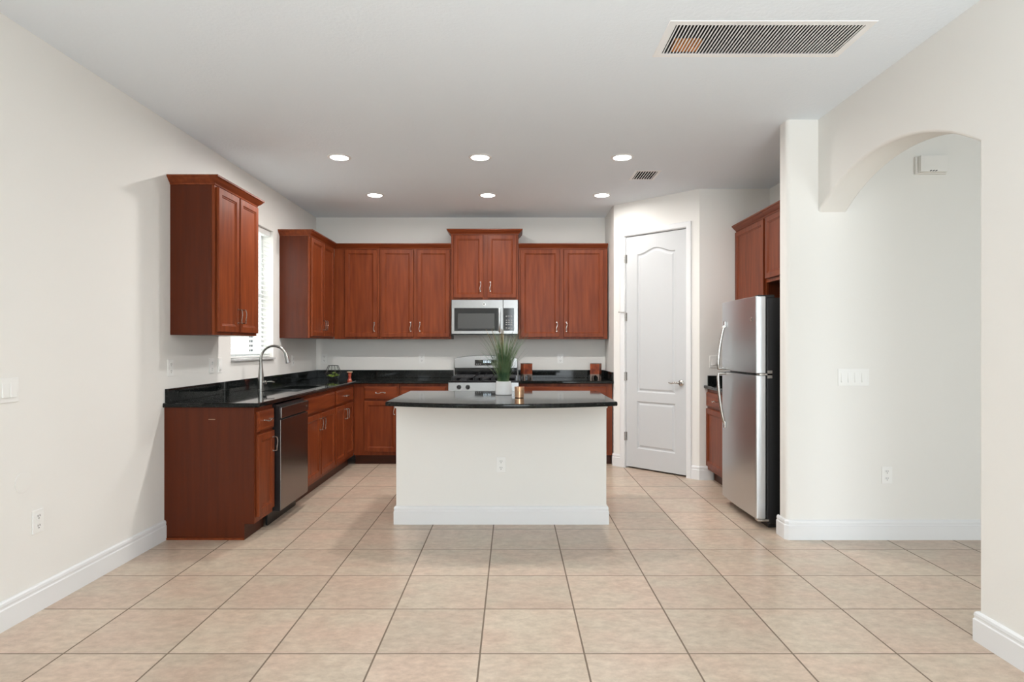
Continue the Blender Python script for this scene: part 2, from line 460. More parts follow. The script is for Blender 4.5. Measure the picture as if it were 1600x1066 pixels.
# walls behind the camera, with the patio opening and an added opening that lights the hall; far hall wall
w = MB()
def rw(x0, x1, z0, z1): w.box(x0, x1, YR - .15, YR, z0, z1)
rw(XL, -.10, 0, CEIL); rw(1.70, XR, 0, CEIL); rw(-.10, 1.70, 2.45, CEIL)
rw(XR, 2.85, 0, CEIL); rw(4.95, XH, 0, CEIL); rw(2.85, 4.95, 2.45, CEIL); rw(2.85, 4.95, 0, .15)
struct(w.build('wall_rear', 'wall'))
struct(MB().box(XH, XH + .15, YR, YB, 0, CEIL).build('wall_hall', 'wall'))
struct(MB().box(2.6, XH, YB, YB + .15, 0, CEIL).build('wall_beyond', 'wall'))
def slider(name, x0, x1, z0, z1, n):
    e = sempty(name, (0, 0, 0))
    f = MB(); t = .05
    f.box(x0, x1, YR - .11, YR - .04, z0, z0 + t).box(x0, x1, YR - .11, YR - .04, z1 - t, z1)
    for i in range(n + 1):
        xx = x0 + (x1 - x0 - t) * i / n
        f.box(xx, xx + t, YR - .11, YR - .04, z0 + t, z1 - t)
    f.build('window_frame', 'vinyl', e)
    MB().box(x0 + t, x1 - t, YR - .08, YR - .075, z0 + t, z1 - t).build('window_glass', 'glass', e)
slider('door_2', -.10, 1.70, 0, 2.45, 2)
slider('added_hall_window', 2.85, 4.95, .15, 2.45, 2)  # unseen hall window, added to go with the hall fill lamp

e = sempty('added_side_window')  # unseen window behind the camera, added to light the right wall
f = MB()
f.box(XL - .15, XL - .08, -2.4, -.6, .7, .75).box(XL - .15, XL - .08, -2.4, -.6, 2.15, 2.2)
for yy in (-2.4, -1.525, -.65): f.box(XL - .15, XL - .08, yy, yy + .05, .75, 2.15)
f.build('window_frame', 'vinyl', e)
MB().box(XL - .12, XL - .115, -2.35, -.65, .75, 2.15).build('window_glass', 'glass', e)
# kitchen window
e = sempty('window_1')
xw = XL - .15
f = MB(); t = .045
f.box(xw, xw + .05, WY0, WY1, WZ0 + .02, WZ0 + .02 + t).box(xw, xw + .05, WY0, WY1, WZ1 - t, WZ1)
f.box(xw, xw + .05, WY0, WY0 + t, WZ0 + .02 + t, WZ1 - t).box(xw, xw + .05, WY1 - t, WY1, WZ0 + .02 + t, WZ1 - t)
f.box(xw, xw + .04, WY0 + t, WY1 - t, 1.76, 1.80)
f.build('window_frame', 'vinyl', e)
MB().box(xw + .02, xw + .024, WY0 + t, WY1 - t, WZ0 + .02 + t, WZ1 - t).build('window_glass', 'glass', e)
MB().box(XL - .16, XL + .025, WY0 - .0, WY1 + .0, WZ0, WZ0 + .02, .004).build('window_sill', 'sill', e)

# outside
struct(MB().box(-9, XL - .21, -8, 32, -.3, -.2).build('ground_outside', 'lawn'))
struct(MB().box(-3, 9, -14, YR - .2, -.3, -.2).build('ground_behind', 'lawn'))
nh = thing('neighbour_house', 'pale stucco house side seen through the kitchen window blinds', 'house', (-6.2, 0, -.2))
MB().box(-.5, 0, 2, 30, 0, 5.2).build('wall', 'stucco', nh)
MB().box(-.02, .03, 14.5, 15.3, 1.0, 2.3).build('window', 'dark_glass', nh)

# ------------------------------------------------------------------ baseboards
BB = [(0, 0), (.016, 0), (.016, .095), (.012, .100), (.012, .108), (.014, .112), (.012, .124), (.006, .131), (0, .132)]
def baseboard(name, path, **k): return struct(MB().sweep(path, BB, **k).build(name, 'trim', smooth=30))
baseboard('baseboard_left', [(XL, YR), (XL, 4.112)])
baseboard('baseboard_partition', [(1.835, YP + .13), (1.835, YP + .012), (1.847, YP), (XH, YP)])
baseboard('baseboard_right', [(XR2, YR), (XR2, YA0), (XR, YA0), (XR, YR)])
def pp(t, off=0): # point on the pantry wall line
    return (PX0 + math.cos(PANG) * t, PY0 + math.sin(PANG) * t)
baseboard('baseboard_pantry_left', [(PX0, PY0 + .03), pp(0), pp(.0945)])
baseboard('baseboard_pantry_right', [pp(.9235), (PX1, PY1), (1.93, PY1)])

# ------------------------------------------------------------------ pantry door
d1 = sempty('door_1', (PX0, PY0, 0), PANG)
cas = MB(); cw, ct = .055, .016
CP = [(0, 0), (0, .010), (.006, .014), (.020, .014), (.030, .017), (.048, .017), (.055, .012), (.055, 0)]
def casing_ring(prof):
    # sweep around the opening in the XZ plane
    loops = []
    pts = [(DT0, 0), (DT0, DH), (DT1, DH), (DT1, 0)]
    dirs = [(-1, 0), (-1, 1), (1, 1), (1, 0)]
    for (px, pz), (dx, dz) in zip(pts, dirs):
        loops.append([(px + dx * (o + .001), -h, pz + dz * (o + .001)) for o, h in prof])
    cas.rings(loops)
casing_ring(CP)
cas.build('door_casing', 'trim', d1, smooth=25)
jb = MB()
jb.box(DT0, DT0 + .004, 0, .11, 0, DH).box(DT1 - .004, DT1, 0, .11, 0, DH).box(DT0, DT1, 0, .11, DH - .004, DH)
jb.build('door_jamb', 'trim', d1)
# leaf with an arched upper panel and a square lower one
LX0, LX1, LZ0, LZ1, LY = DT0 + .006, DT1 - .006, .018, DH - .010, .012
def arch_outline(x0, x1, z0, zs, crest, inset, n=24):
    x0 += inset; x1 -= inset; z0 += inset; zs -= inset; 
    pts = [(x0, z0), (x1, z0), (x1, zs)]
    for i in range(1, n):
        u = i / n
        pts.append((x1 + (x0 - x1) * u, zs + crest * (0.5 - 0.5 * math.cos(2 * PI * u)) ** 1.15))
    pts.append((x0, zs))
    return pts
leaf = bmesh.new()
def fill_with_holes(bm, outer, holes, y):
    edges = []
    loops = []
    for lp in [outer] + holes:
        vs = [bm.verts.new((x, y, z)) for x, z in lp]
        loops.append(vs)
        for i in range(len(vs)): edges.append(bm.edges.new((vs[i], vs[(i + 1) % len(vs)])))
    bmesh.ops.triangle_fill(bm, use_beauty=True, use_dissolve=True, edges=edges, normal=(0, -1, 0))
    return loops
up = lambda i: arch_outline(.2875, .7325, .810, 2.250, .055, i)
lowp = lambda i: arch_outline(.2875, .7325, .218, .713, 0.0, i)
outer = [(LX0, LZ0), (LX1, LZ0), (LX1, LZ1), (LX0, LZ1)]
lps = fill_with_holes(leaf, outer, [up(0), lowp(0)], LY)
for lp, fn in ((lps[1], up), (lps[2], lowp)):
    prev = lp
    for ins, dep in ((.005, .008), (.010, .013), (.020, .013), (.036, .004), (.042, .003)):
        cur = [leaf.verts.new((x, LY + dep, z)) for x, z in fn(ins)]
        for q in range(len(cur)):
            leaf.faces.new((prev[q], prev[(q + 1) % len(cur)], cur[(q + 1) % len(cur)], cur[q]))
        prev = cur
    leaf.faces.new(prev)
back = [leaf.verts.new((x, LY + .035, z)) for x, z in outer]
o4 = lps[0]
for q in range(4): leaf.faces.new((o4[q], o4[(q + 1) % 4], back[(q + 1) % 4], back[q]))
leaf.faces.new(back)
bmesh.ops.recalc_face_normals(leaf, faces=leaf.faces)
mbl = MB(); mbl.bm.free(); mbl.bm = leaf
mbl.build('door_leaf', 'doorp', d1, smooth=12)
for hz in (2.215, 1.60, .97, .335):
    h = MB().cyl((DT0 + .003, -.006, hz - .045), (DT0 + .003, -.006, hz + .045), .007, 12)
    h.box(DT0 + .003, DT0 + .02, LY - .002, LY + .001, hz - .045, hz + .045)
    if abs(hz - 1.6) < .01:
        h.cyl((DT0 + .003, -.008, hz + .05), (DT0 - .04, -.05, hz + .05), .004, 8)
        h.cyl((DT0 - .04, -.05, hz + .05), (DT0 - .045, -.055, hz + .05), .009, 12)
    h.build('hinge', 'nickel', d1)
hx, hz = .800, .925
h = MB().lathe([(0, 0), (.031, 0), (.031, .004), (.026, .010), (.012, .014), (.011, .045), (0, .045)], (hx, LY, hz), 28, 'y-')
h.tube([(hx, LY - .045, hz), (hx - .02, LY - .050, hz + .004), (hx - .05, LY - .05, hz + .004), (hx - .08, LY - .05, hz - .004), (hx - .105, LY - .048, hz - .001), (hx - .115, LY - .045, hz + .003)],
       [.011, .010, .0085, .0075, .0065, .004], 12)
h.build('door_handle', 'nickel', d1)

# ------------------------------------------------------------------ cabinets
def front_panel(x0, x1, z0, z1, yb, kind):
    """yb: y of the back of the front (front faces -Y)"""
    if kind == 'door': prof = [(0, 0), (0, .016), (.003, .0195), (.043, .0195), (.049, .014), (.053, .014), (.058, .0095)]
    else: prof = [(0, 0), (0, .012), (.004, .015), (.009, .016), (.013, .0195)]
    loops = []
    for i, dth in prof:
        loops.append([(x0 + i, yb - dth, z0 + i), (x1 - i, yb - dth, z0 + i), (x1 - i, yb - dth, z1 - i), (x0 + i, yb - dth, z1 - i)])
    return MB().rings(loops)
def pull(cx, cz, yb, vertical=True, L=.098):
    pts = []
    y1 = -.026
    path = [(0, 0, L / 2), (0, -.014, L / 2), (0, y1, L / 2 - .001)]
    for i in range(1, 12):
        s = 1 - 2 * i / 12
        path.append((.0055 * math.sin(PI * s), y1 - .005 * math.cos(PI * s / 2), s * L / 2))
    path += [(0, y1, -L / 2 + .001), (0, -.014, -L / 2), (0, 0, -L / 2)]
    out = []
    for x, y, z in path:
        if vertical: out.append((cx + x, yb + y, cz + z))
        else: out.append((cx + z, yb + y, cz + x * 1.2))
    m = MB().tube(out, .0040, 8)
    e1, e2 = out[0], out[-1]
    for e_ in (e1, e2): m.cyl((e_[0], e_[1] + .0, e_[2]), (e_[0], e_[1] - .003, e_[2]), .007, 12)
    return m
CROWN = [(0, 0), (.006, 0), (.008, .010), (.012, .014), (.026, .026), (.036, .038), (.040, .044), (.046, .046), (.046, .058), (0, .058)]
def cabinet(name, label, loc, rz, w, d, z0, h, fronts, crown=None, toe=None, group=None, endpanel=None, sides=(0, 0), cat='cabinet', hollow=False, crown_pre=None, crown_post=None, kickmat='kick', bodymat='wood_end'):
    """local frame: x along the wall seen from the front, -y to the front, z up; fronts: (kind, x0, x1, z0, z1, pull)"""
    t = thing(name, label, cat, loc, rz, group)
    ff = .019
    b = MB()
    zb = z0 + (toe or 0)
    if hollow:
        s = .016
        b.box(0, s, -d + ff, 0, zb, z0 + h).box(w - s, w, -d + ff, 0, zb, z0 + h)
        b.box(s, w - s, -d + ff, 0, zb, zb + s).box(s, w - s, -s, 0, zb + s, z0 + h)
    else:
        b.box(0, w, -d + ff, 0, zb, z0 + h)
    b.build('body', bodymat, t)
    MB().box(.0015, w - .0015, -d, -d + ff, zb + .001, z0 + h - .001, .001, 1).build('face_frame', 'wood_v', t)
    if toe: MB().box(0, w, -d + .065, -d + .085, z0, zb).build('toe_kick', kickmat, t)
    for kind, x0, x1, a, c_, p in fronts:
        fm = 'wood_h' if kind == 'drawer' else 'wood_v'
        fo = front_panel(x0, x1, a, c_, -d - .003, kind).build({'door': 'door', 'drawer': 'drawer_front'}[kind], fm, t, smooth=20)
        if p: pull(p[0], p[1], -d - .0225, p[2]).build('handle', 'nickel', fo)
    if crown:
        MB().sweep(crown, CROWN, z0 + h - .002, pre=crown_pre, post=crown_post).build('crown_molding', 'wood_h', t, smooth=25)
    return t
LROT = PI / 2; RROT = -PI / 2
UZ, UH = 1.37, 1.022
UD = .300     # carcass + frame depth of the wall cabinets
# doors for wall cabinets: local
def two_doors(x0, x1, x2, x3, z0, z1, hz, vert=True, inset=.026):
    return [('door', x0, x1, z0, z1, (x1 - inset, hz, vert)), ('door', x2, x3, z0, z1, (x2 + inset, hz, vert))]
ZD0, ZD1 = UZ + .021, UZ + UH - .012
# near left
wn = .69
cabinet('wall_cabinet', 'tall cherry wall cabinet on the left wall, alone on the near side of the window', (XL, 4.18, 0), LROT, wn, UD, UZ, UH,
        two_doors(.022, .336, .354, wn - .018, ZD0, ZD1, 1.51),
        crown=[(0, 0), (0, -UD), (wn, -UD), (wn, 0)])
# the sweep walks so that out is to the right: local path left side -> front -> right side has its outside on the right? checked below
cabinet('wall_cabinet', 'cherry wall cabinet on the left wall between the window and the back corner', (XL, 6.14, 0), LROT, .815, UD, UZ, UH,
        two_doors(.020, .390, .404, .770, ZD0, ZD1, 1.51),
        crown=[(0, 0), (0, -UD), (.84, -UD)], crown_post=(.84, -.6))
# back wall: local x = world x - x0
YF = YB
def backcab(label, x0, x1, d, z0, h, doors, hz, **k):
    fr = []
    for a, b2, side in doors:
        fr.append(('door', a - x0, b2 - x0, z0 + .021, z0 + h - .012, ((b2 - x0 - .03) if side == 'r' else (a - x0 + .03), hz, True)))
    return cabinet('wall_cabinet', label, (x0, YF, 0), 0, x1 - x0, d, z0, h, fr, **k)
xc = XL + UD
backcab('narrow single-door cherry wall cabinet at the left end of the back wall, in the corner', xc + .001, -1.511, UD, UZ, UH, [(-1.899, -1.533, 'r')], 1.508,
        crown=[(0, -UD), (-1.511 - xc, -UD)], crown_pre=(0, -.9))
backcab('two-door cherry wall cabinet on the back wall directly left of the microwave', -1.510, -.697, UD, UZ, UH, [(-1.487, -1.122, 'r'), (-1.079, -.712, 'l')], 1.508,
        crown=[(0, -UD), (.813, -UD)])
backcab('raised cherry wall cabinet with short doors above the microwave', -.696, .066, UD + .02, 1.812, .740, [(-.668, -.333, 'r'), (-.282, .055 - .012, 'l')], 1.96,
        crown=[(0, 0), (0, -UD - .02), (.762, -UD - .02), (.762, 0)])
backcab('wide two-door cherry wall cabinet on the back wall right of the microwave', .067, 1.076, UD, UZ, UH, [(.091, .528, 'r'), (.578, 1.027, 'l')], 1.508,
        crown=[(0, -UD), (1.009, -UD)])
# right wall, local x = y_far - y
YQ = PY1 - .002
cabinet('wall_cabinet', 'single-door cherry wall cabinet beside the pantry wall, left of the one above the refrigerator', (2.479, YQ, 0), RROT, .70, UD + .02, UZ, UH,
        [('door', .02, .685, ZD0, ZD1, (.655, 1.51, True))], crown=[(0, -UD - .02), (.70, -UD - .02)])
cabinet('wall_cabinet', 'short cherry wall cabinet above the refrigerator, half hidden by the partition', (2.479, YQ - .701, 0), RROT, .93, UD + .02, 1.83, .562,
        two_doors(.02, .455, .475, .91, 1.862, ZD1, 1.95), crown=[(0, -UD - .02), (.93, -UD - .02)])

# base cabinets
BD = .60; BH = .883; TOE = .105
BZ0, BZ1 = .145, .695; DZ0, DZ1 = .715, .852
def basecab(label, loc, rz, w, fronts, **k):
    return cabinet('base_cabinet', label, loc, rz, w, k.pop('d', BD), 0, BH, fronts, toe=TOE, **k)
bc1 = basecab('narrow cherry base cabinet at the near end of the left run, beside the dishwasher', (XL, 4.115, 0), LROT, .305,
        [('drawer', .018, .290, DZ0, DZ1, (.155, .785, False)), ('door', .018, .290, BZ0, BZ1, (.262, .60, True))])
# finished end panel of that cabinet with a notch for the kick
ep = MB().prism([(0, 0), (0, BH), (-BD, BH), (-BD, TOE), (-BD + .065, TOE), (-BD + .065, 0)], -.006, 0, 'x')
ep = ep.build('end_panel', 'wood_end', bc1)
MB().box(-.012, -.006, -BD + .065, -.012, 0, .014).build('shoe_strip', 'wood_h', bc1)
MB().box(-.0068, -.006, -.34, -.295, .803, .806).build('scratch', 'tan', ep)
basecab('cherry sink base cabinet with a false drawer front, under the faucet', (XL, 5.025, 0), LROT, .908,
        [('drawer', .018, .890, DZ0, DZ1, None)] + two_doors(.018, .440, .462, .890, BZ0, BZ1, .60), hollow=True)
basecab('cherry drawer base cabinet in the left run, between the sink base and the corner', (XL, 5.934, 0), LROT, .742,
        [('drawer', .022, .665, DZ0, DZ1, (.345, .785, False))] + two_doors(.022, .334, .352, .665, BZ0, BZ1, .60))
xb = XL + BD
basecab('cherry base cabinet on the back wall in the left corner, one drawer over one door', (xb + .001, YF, 0), 0, -1.228 - xb - .001,
        [('drawer', -1.609 - xb, -1.248 - xb, DZ0, DZ1, (-1.43 - xb, .785, False)), ('door', -1.609 - xb, -1.248 - xb, BZ0, BZ1, (-1.28 - xb, .60, True))])
basecab('cherry base cabinet on the back wall left of the range, mostly behind the island', (-1.227, YF, 0), 0, .530,
        [('drawer', .020, .505, DZ0, DZ1, (.262, .785, False))] + two_doors(.020, .252, .272, .505, BZ0, BZ1, .60))
basecab('wide cherry base cabinet on the back wall right of the range', (.072, YF, 0), 0, 1.009,
        [('drawer', .025, .945, DZ0, DZ1, (.50, .785, False))] + two_doors(.025, .475, .495, .945, BZ0, BZ1, .60))
basecab('cherry base cabinet between the pantry wall and the refrigerator', (2.479, YQ, 0), RROT, .66,
        [('drawer', .022, .64, DZ0, DZ1, (.33, .785, False)), ('door', .022, .64, BZ0, BZ1, (.61, .60, True))])

# ------------------------------------------------------------------ worktops
ZT0, ZT1 = .884, .914
def nosing(path, **k):
    return MB().sweep(path, [(0, 0), (.012, 0), (.018, .003), (.020, .008), (.020, .022), (.018, .027), (.012, .030), (0, .030)], ZT0, **k)
SKX0, SKX1, SKY0, SKY1 = -2.10, -1.79, 5.12, 5.86
xf = -1.685; yfb = YB - .64
g = thing('countertop', 'black granite countertop wrapping the left wall and back corner around the sink', 'countertop', (XL, 4.09, 0))
def L(x): return x - XL
def LY_(y): return y - 4.09
s = MB()
def gb(x0, x1, y0, y1): s.box(L(x0), L(x1), LY_(y0), LY_(y1), ZT0, ZT1)
fx = xf - .02
gb(XL, fx, 4.11, SKY0); gb(XL, SKX0, SKY0, SKY1); gb(SKX1, fx, SKY0, SKY1); gb(XL, fx, SKY1, YB)
gb(fx, -.697, yfb + .02, YB)
s.build('slab', 'granite', g, smooth=15)
nosing([(L(XL), LY_(4.11)), (L(fx), LY_(4.11)), (L(fx), LY_(yfb + .02)), (L(-.697), LY_(yfb + .02))]).build('edge', 'granite', g, smooth=15)
def splash(label, loc, rz, w):
    o = MB().box(0, w, -.02, 0, 0, .093, .0015, 1).build('backsplash', 'granite')
    o.location = loc; o.rotation_euler = (0, 0, rz); tag(o, label, 'backsplash')
splash('long black granite backsplash strip along the left wall behind the sink', (XL, 4.115, ZT1), LROT, YB - 4.115)
splash('black granite backsplash strip on the back wall left of the range', (XL + .0205, YB, ZT1), 0, -.697 - XL - .0205)
g = thing('countertop', 'black granite countertop on the back wall right of the range', 'countertop', (.069, YB, 0))
MB().box(0, 1.022, -.62, 0, ZT0, ZT1).build('slab', 'granite', g)
nosing([(0, -.62), (1.022, -.62)]).build('edge', 'granite', g, smooth=15)
splash('black granite backsplash strip on the back wall right of the range', (.069, YB, ZT1), 0, 1.0)
splash('short black granite side splash at the right end of the back counter by the pantry', (1.091, YB, ZT1), RROT, .63)
g = thing('countertop', 'small black granite countertop between the pantry wall and the refrigerator', 'countertop', (2.479, YQ, 0), RROT)
MB().box(0, .665, -.615, 0, ZT0, ZT1).build('slab', 'granite', g)
nosing([(0, -.615), (.665, -.615)]).build('edge', 'granite', g, smooth=15)
splash('black granite side splash on the wall between the pantry door and the refrigerator', (2.479 - .60, YQ, ZT1), 0, .60)

# sink
sk = thing('sink', 'stainless undermount sink sunk in the black countertop by the faucet', 'sink', (SKX0, SKY0, .70))
w_, l_ = SKX1 - SKX0, SKY1 - SKY0
b = MB(); q = .004
b.box(-q, w_ + q, -q, l_ + q, -.004, 0).box(-q, 0, -q, l_ + q, 0, .1835).box(w_, w_ + q, -q, l_ + q, 0, .1835)
b.box(0, w_, -q, 0, 0, .1835).box(0, w_, l_, l_ + q, 0, .1835)
b.build('basin', 'steel', sk)
MB().lathe([(0, .001), (.035, .001), (.042, .004), (.045, 0)], (w_ / 2, l_ / 2, 0), 24).build('drain', 'nickel', sk)

# faucet
fa = thing('faucet', 'tall brushed nickel gooseneck faucet standing behind the sink', 'faucet', (-2.155, 5.27, ZT1))
MB().lathe([(0, 0), (.030, 0), (.030, .006), (.025, .010), (.0245, .10), (.022, .13), (.017, .19), (.0125, .235), (0, .235)], (0, 0, 0), 24).build('base', 'faucet', fa)
sp_ = [(0, 0, .23), (0, 0, .275)]
for i in range(1, 15):
    a = PI * i / 15.5
    sp_.append((.105 - .105 * math.cos(a), .02 * i / 15, .275 + .105 * math.sin(a)))
MB().tube(sp_, .0115, 14).build('spout', 'faucet', fa)
e_ = Vector(sp_[-1])
MB().lathe([(0, 0), (.013, 0), (.015, .02), (.0165, .03), (.021, .085), (.018, .09), (0, .09)], (0, 0, 0), 20).build('spray_head', 'faucet', fa)
sh = fa.children[-1]; sh.location = e_ + Vector((-.004, 0, .012)); sh.rotation_euler = (PI, math.radians(-16), 0)
lv = MB().cyl((.018, 0, .065), (.045, 0, .068), .016, 18)
lv.tube([(.04, 0, .068), (.06, -.0, .073), (.09, -.0, .074), (.112, 0, .070), (.118, 0, .069)], [.006, .0065, .009, .009, .004], 12, flat=.6)
lv.build('lever', 'faucet', fa)

# ------------------------------------------------------------------ dishwasher (front faces +X)
dw = thing('dishwasher', 'stainless dishwasher built into the left run of cabinets', 'dishwasher', (XL, 4.424, 0), LROT)
DWW = .596; fy = -.658
MB().box(.006, DWW - .006, -.585, -.02, .10, .872).build('body', 'black', dw)
dd = MB().box(.004, DWW - .004, fy, -.60, .108, .762, .006, 2).build('door', 'steel_dark', dw)
MB().box(.0, .004, fy + .004, -.60, .108, .862).build('side_edge', 'black', dw)
MB().box(.004, DWW - .004, fy - .006, -.60, .772, .852, .006, 2).build('control_panel', 'steel_dark', dw)
MB().box(.010, DWW - .010, -.64, -.59, .758, .776).build('recess', 'black', dw)
MB().box(.010, DWW - .010, -.625, -.585, .853, .872).build('top_seal', 'black', dw)
MB().box(.01, DWW - .01, -.56, -.55, .0, .10).build('kick_plate', 'kick_black', dw)
for xx in (.05, DWW - .05): MB().cyl((xx, -.545, 0), (xx, -.545, .10), .015, 12).build('leveling_leg', 'black', dw)
MB().lathe([(0, 0), (.008, 0), (.008, .0015), (0, .0015)], (DWW - .05, fy - .006, .81), 20, 'y-').build('badge', 'nickel', dw)

# ------------------------------------------------------------------ microwave
mw = thing('microwave', 'stainless over-the-range microwave under the raised cabinet', 'microwave', (-.685, YB, 1.412))
MWW, MWH = .745, .396; my = -.385
MB().box(0, MWW, my, -.001, .006, MWH - .002).build('body', 'black', mw)
k_ = 0.00716
def mx(px): return (px - 706.3) * k_
def mz(py): return MWH - (py - 469.2) * (MWH / 54.0)
dr = MB()
y0, y1 = my - .022, my
# door face as a frame round the window, in one piece
def frame(mb, X0, X1, Z0, Z1, x0, x1, z0, z1, ya, yb):
    loops = [[(X0, yb, Z0), (X1, yb, Z0), (X1, yb, Z1), (X0, yb, Z1)], [(X0, ya + .004, Z0), (X1, ya + .004, Z0), (X1, ya + .004, Z1), (X0, ya + .004, Z1)],
             [(X0 + .004, ya, Z0 + .004), (X1 - .004, ya, Z0 + .004), (X1 - .004, ya, Z1 - .004), (X0 + .004, ya, Z1 - .004)],
             [(x0, ya, z0), (x1, ya, z0), (x1, ya, z1), (x0, ya, z1)], [(x0, yb, z0), (x1, yb, z0), (x1, yb, z1), (x0, yb, z1)]]
    mb.rings(loops, False, False)
frame(dr, 0, mx(787), .012, MWH, mx(711), mx(779.7), mz(516.9), mz(481.9), y0, y1)
dr = dr.build('door', 'steel', mw)
MB().box(mx(711), mx(779.7), y0 + .001, y1, mz(516.9), mz(481.9)).build('door_glass', 'black_gloss', mw)
MB().box(mx(716.5), mx(773.6), y0 - .0005, y0 + .001, mz(513.2), mz(490.2)).build('window_mesh', 'oven_win', mw)
cp = MB()
frame(cp, mx(787) + .0015, MWW, .012, MWH, mx(787) + .006, mx(804.2), mz(516.5), mz(482), y0, y1)
cp.build('control_frame', 'steel', mw)
kp = MB().box(mx(787) + .006, mx(804.2), y0 + .001, y1, mz(516.5), mz(482)).build('keypad', 'black_gloss', mw)
for r0, rows, cols in ((494.5, 1, 3), (500.5, 3, 3), (512.2, 1, 3)):
    for r in range(rows):
        for c2 in range(cols):
            px, py = 792.3 + c2 * 3.9, r0 + r * 3.3
            MB().box(mx(px) - .008, mx(px) + .008, y0 + .0002, y0 + .001, mz(py) - .006, mz(py) + .005).build('button', 'button', kp)
ha = []
for i in range(13):
    u = i / 12; zz = mz(483.5) + (mz(517.5) - mz(483.5)) * u
    ha.append((mx(781.8), y0 - .012 - .028 * math.sin(PI * u) ** .6, zz))
ha = [(mx(781.8), y0 + .001, ha[0][2])] + ha + [(mx(781.8), y0 + .001, ha[-1][2])]
MB().tube(ha, .0125, 12, flat=1.0).build('handle', 'steel_v', mw)
MB().lathe([(0, 0), (.017, 0), (.017, .002), (.014, .0025), (0, .0025)], (mx(757.5), y0, mz(476)), 24, 'y-').build('badge', 'nickel', mw)
MB().lathe([(0, 0), (.008, 0), (.006, .001), (0, .001)], (mx(757.5), y0 - .0025, mz(476)), 16, 'y-').build('emblem', 'black', mw)
vg = MB().box(.01, MWW - .01, my - .012, my + .05, .0, .010)
for i in range(14): vg.box(.03 + i * .05, .065 + i * .05, my - .016, my - .012, .001, .009)
vg.build('vent_grille', 'black', mw)

# ------------------------------------------------------------------ range
rg = thing('range', 'stainless gas range with black cooktop between the back-wall counters', 'stove', (-.692, YB, 0))
RW = .757
MB().box(0, RW, -.635, -.03, .05, .900).build('body', 'black', rg)
MB().box(0, RW, -.655, -.03, .900, .918, .006, 2).build('cooktop', 'black_gloss', rg)
# control panel with knobs
cpn = MB().prism([(-.635, .795), (-.672, .800), (-.660, .897), (-.635, .899)], 0, RW, 'x', bev=.003).build('control_panel', 'steel', rg)
for kx in (.115, .21, .547, .642):
    kn = MB().lathe([(0, 0), (.024, 0), (.024, .006), (.020, .010), (.018, .030), (.014, .033), (0, .033)], (0, 0, 0), 24, 'y-')
    kn.box(-.004, .004, -.040, -.028, -.018, .018, .002)
    kn = kn.build('knob', 'black', cpn); kn.location = (kx, -.6665, .849); kn.rotation_euler = (math.radians(-7), 0, 0)
od = MB().box(.004, RW - .004, -.675, -.636, .245, .785, .006, 2).build('oven_door', 'steel', rg)
MB().box(.11, RW - .11, -.677, -.674, .36, .66).build('oven_window', 'black_gloss', od)
MB().tube([(.06, -.67, .735), (.06, -.72, .735), (.09, -.725, .735), (RW - .09, -.725, .735), (RW - .06, -.72, .735), (RW - .06, -.67, .735)], .011, 12).build('oven_handle', 'steel', od)
MB().box(.004, RW - .004, -.672, -.636, .065, .235, .006, 2).build('storage_drawer', 'steel', rg)
for xx in (.06, RW - .06):
    for yy in (-.58, -.10): MB().cyl((xx, yy, 0), (xx, yy, .05), .018, 12).build('foot', 'black', rg)
# backguard: black lower riser, steel arched console
MB().box(.012, RW - .012, -.065, -.03, .918, 1.035).build('riser', 'black_gloss', rg)
N_ = 24; top = []
for i in range(N_ + 1):
    u = i / N_; top.append((.008 + (RW - .016) * u, 1.148 + .035 * math.sin(PI * u) ** .8 if 0 < i < N_ else 1.140))
poly = [(RW - .008, 1.030), (.008, 1.030)] + top
cs = MB().prism(poly, -.088, -.012, 'y', bev=.006).build('backguard', 'steel', rg)
MB().prism([(.250, 1.062), (.505, 1.062), (.505, 1.128), (.250, 1.128)], -.0895, -.085, 'y').build('display', 'black_gloss', cs)
dg = MB()
for i, xx in enumerate((.350, .372, .400, .422)):
    dg.box(xx, xx + .003, -.0905, -.0895, 1.098, 1.116).box(xx + .013, xx + .016, -.0905, -.0895, 1.098, 1.116)
    dg.box(xx, xx + .016, -.0905, -.0895, 1.116, 1.119).box(xx, xx + .016, -.0905, -.0895, 1.095, 1.098)
dg.box(.392, .394, -.0905, -.0895, 1.103, 1.106).box(.392, .394, -.0905, -.0895, 1.110, 1.113)
dg.build('clock_digits', 'clock', cs)
for xx in (.268, .290, .312, .455, .477):
    MB().box(xx, xx + .012, -.0905, -.0895, 1.076, 1.084).build('button', 'button', cs)
# burners and grates
for bx_, by_ in ((.16, -.50), (.16, -.22), (RW - .16, -.50), (RW - .16, -.22), (RW / 2, -.36)):
    MB().lathe([(0, .0), (.052, 0), (.050, .008), (.040, .010), (.038, .018), (.030, .021), (0, .021)], (bx_, by_, .918), 24).build('burner', 'iron', rg)
for x0, x1 in ((.03, .275), (.285, .472), (.482, RW - .03)):
    gr = MB(); z = .952; r = .006
    gr.box(x0, x1, -.625, -.613, z - r, z + r, .002).box(x0, x1, -.107, -.095, z - r, z + r, .002)
    gr.box(x0, x0 + .012, -.625, -.095, z - r, z + r, .002).box(x1 - .012, x1, -.625, -.095, z - r, z + r, .002)
    gr.box(x0, x1, -.366, -.354, z - r, z + r, .002)
    xm = (x0 + x1) / 2
    gr.box(xm - .005, xm + .005, -.62, -.10, z - r, z + r, .002)
    gr.box(x0, x1, -.505, -.495, z - r, z + r, .002).box(x0, x1, -.225, -.215, z - r, z + r, .002)
    for xx in (x0 + .006, x1 - .006):
        for yy in (-.619, -.36, -.101): gr.box(xx - .006, xx + .006, yy - .006, yy + .006, .918, z - r)
    gr.build('grate', 'iron', rg)

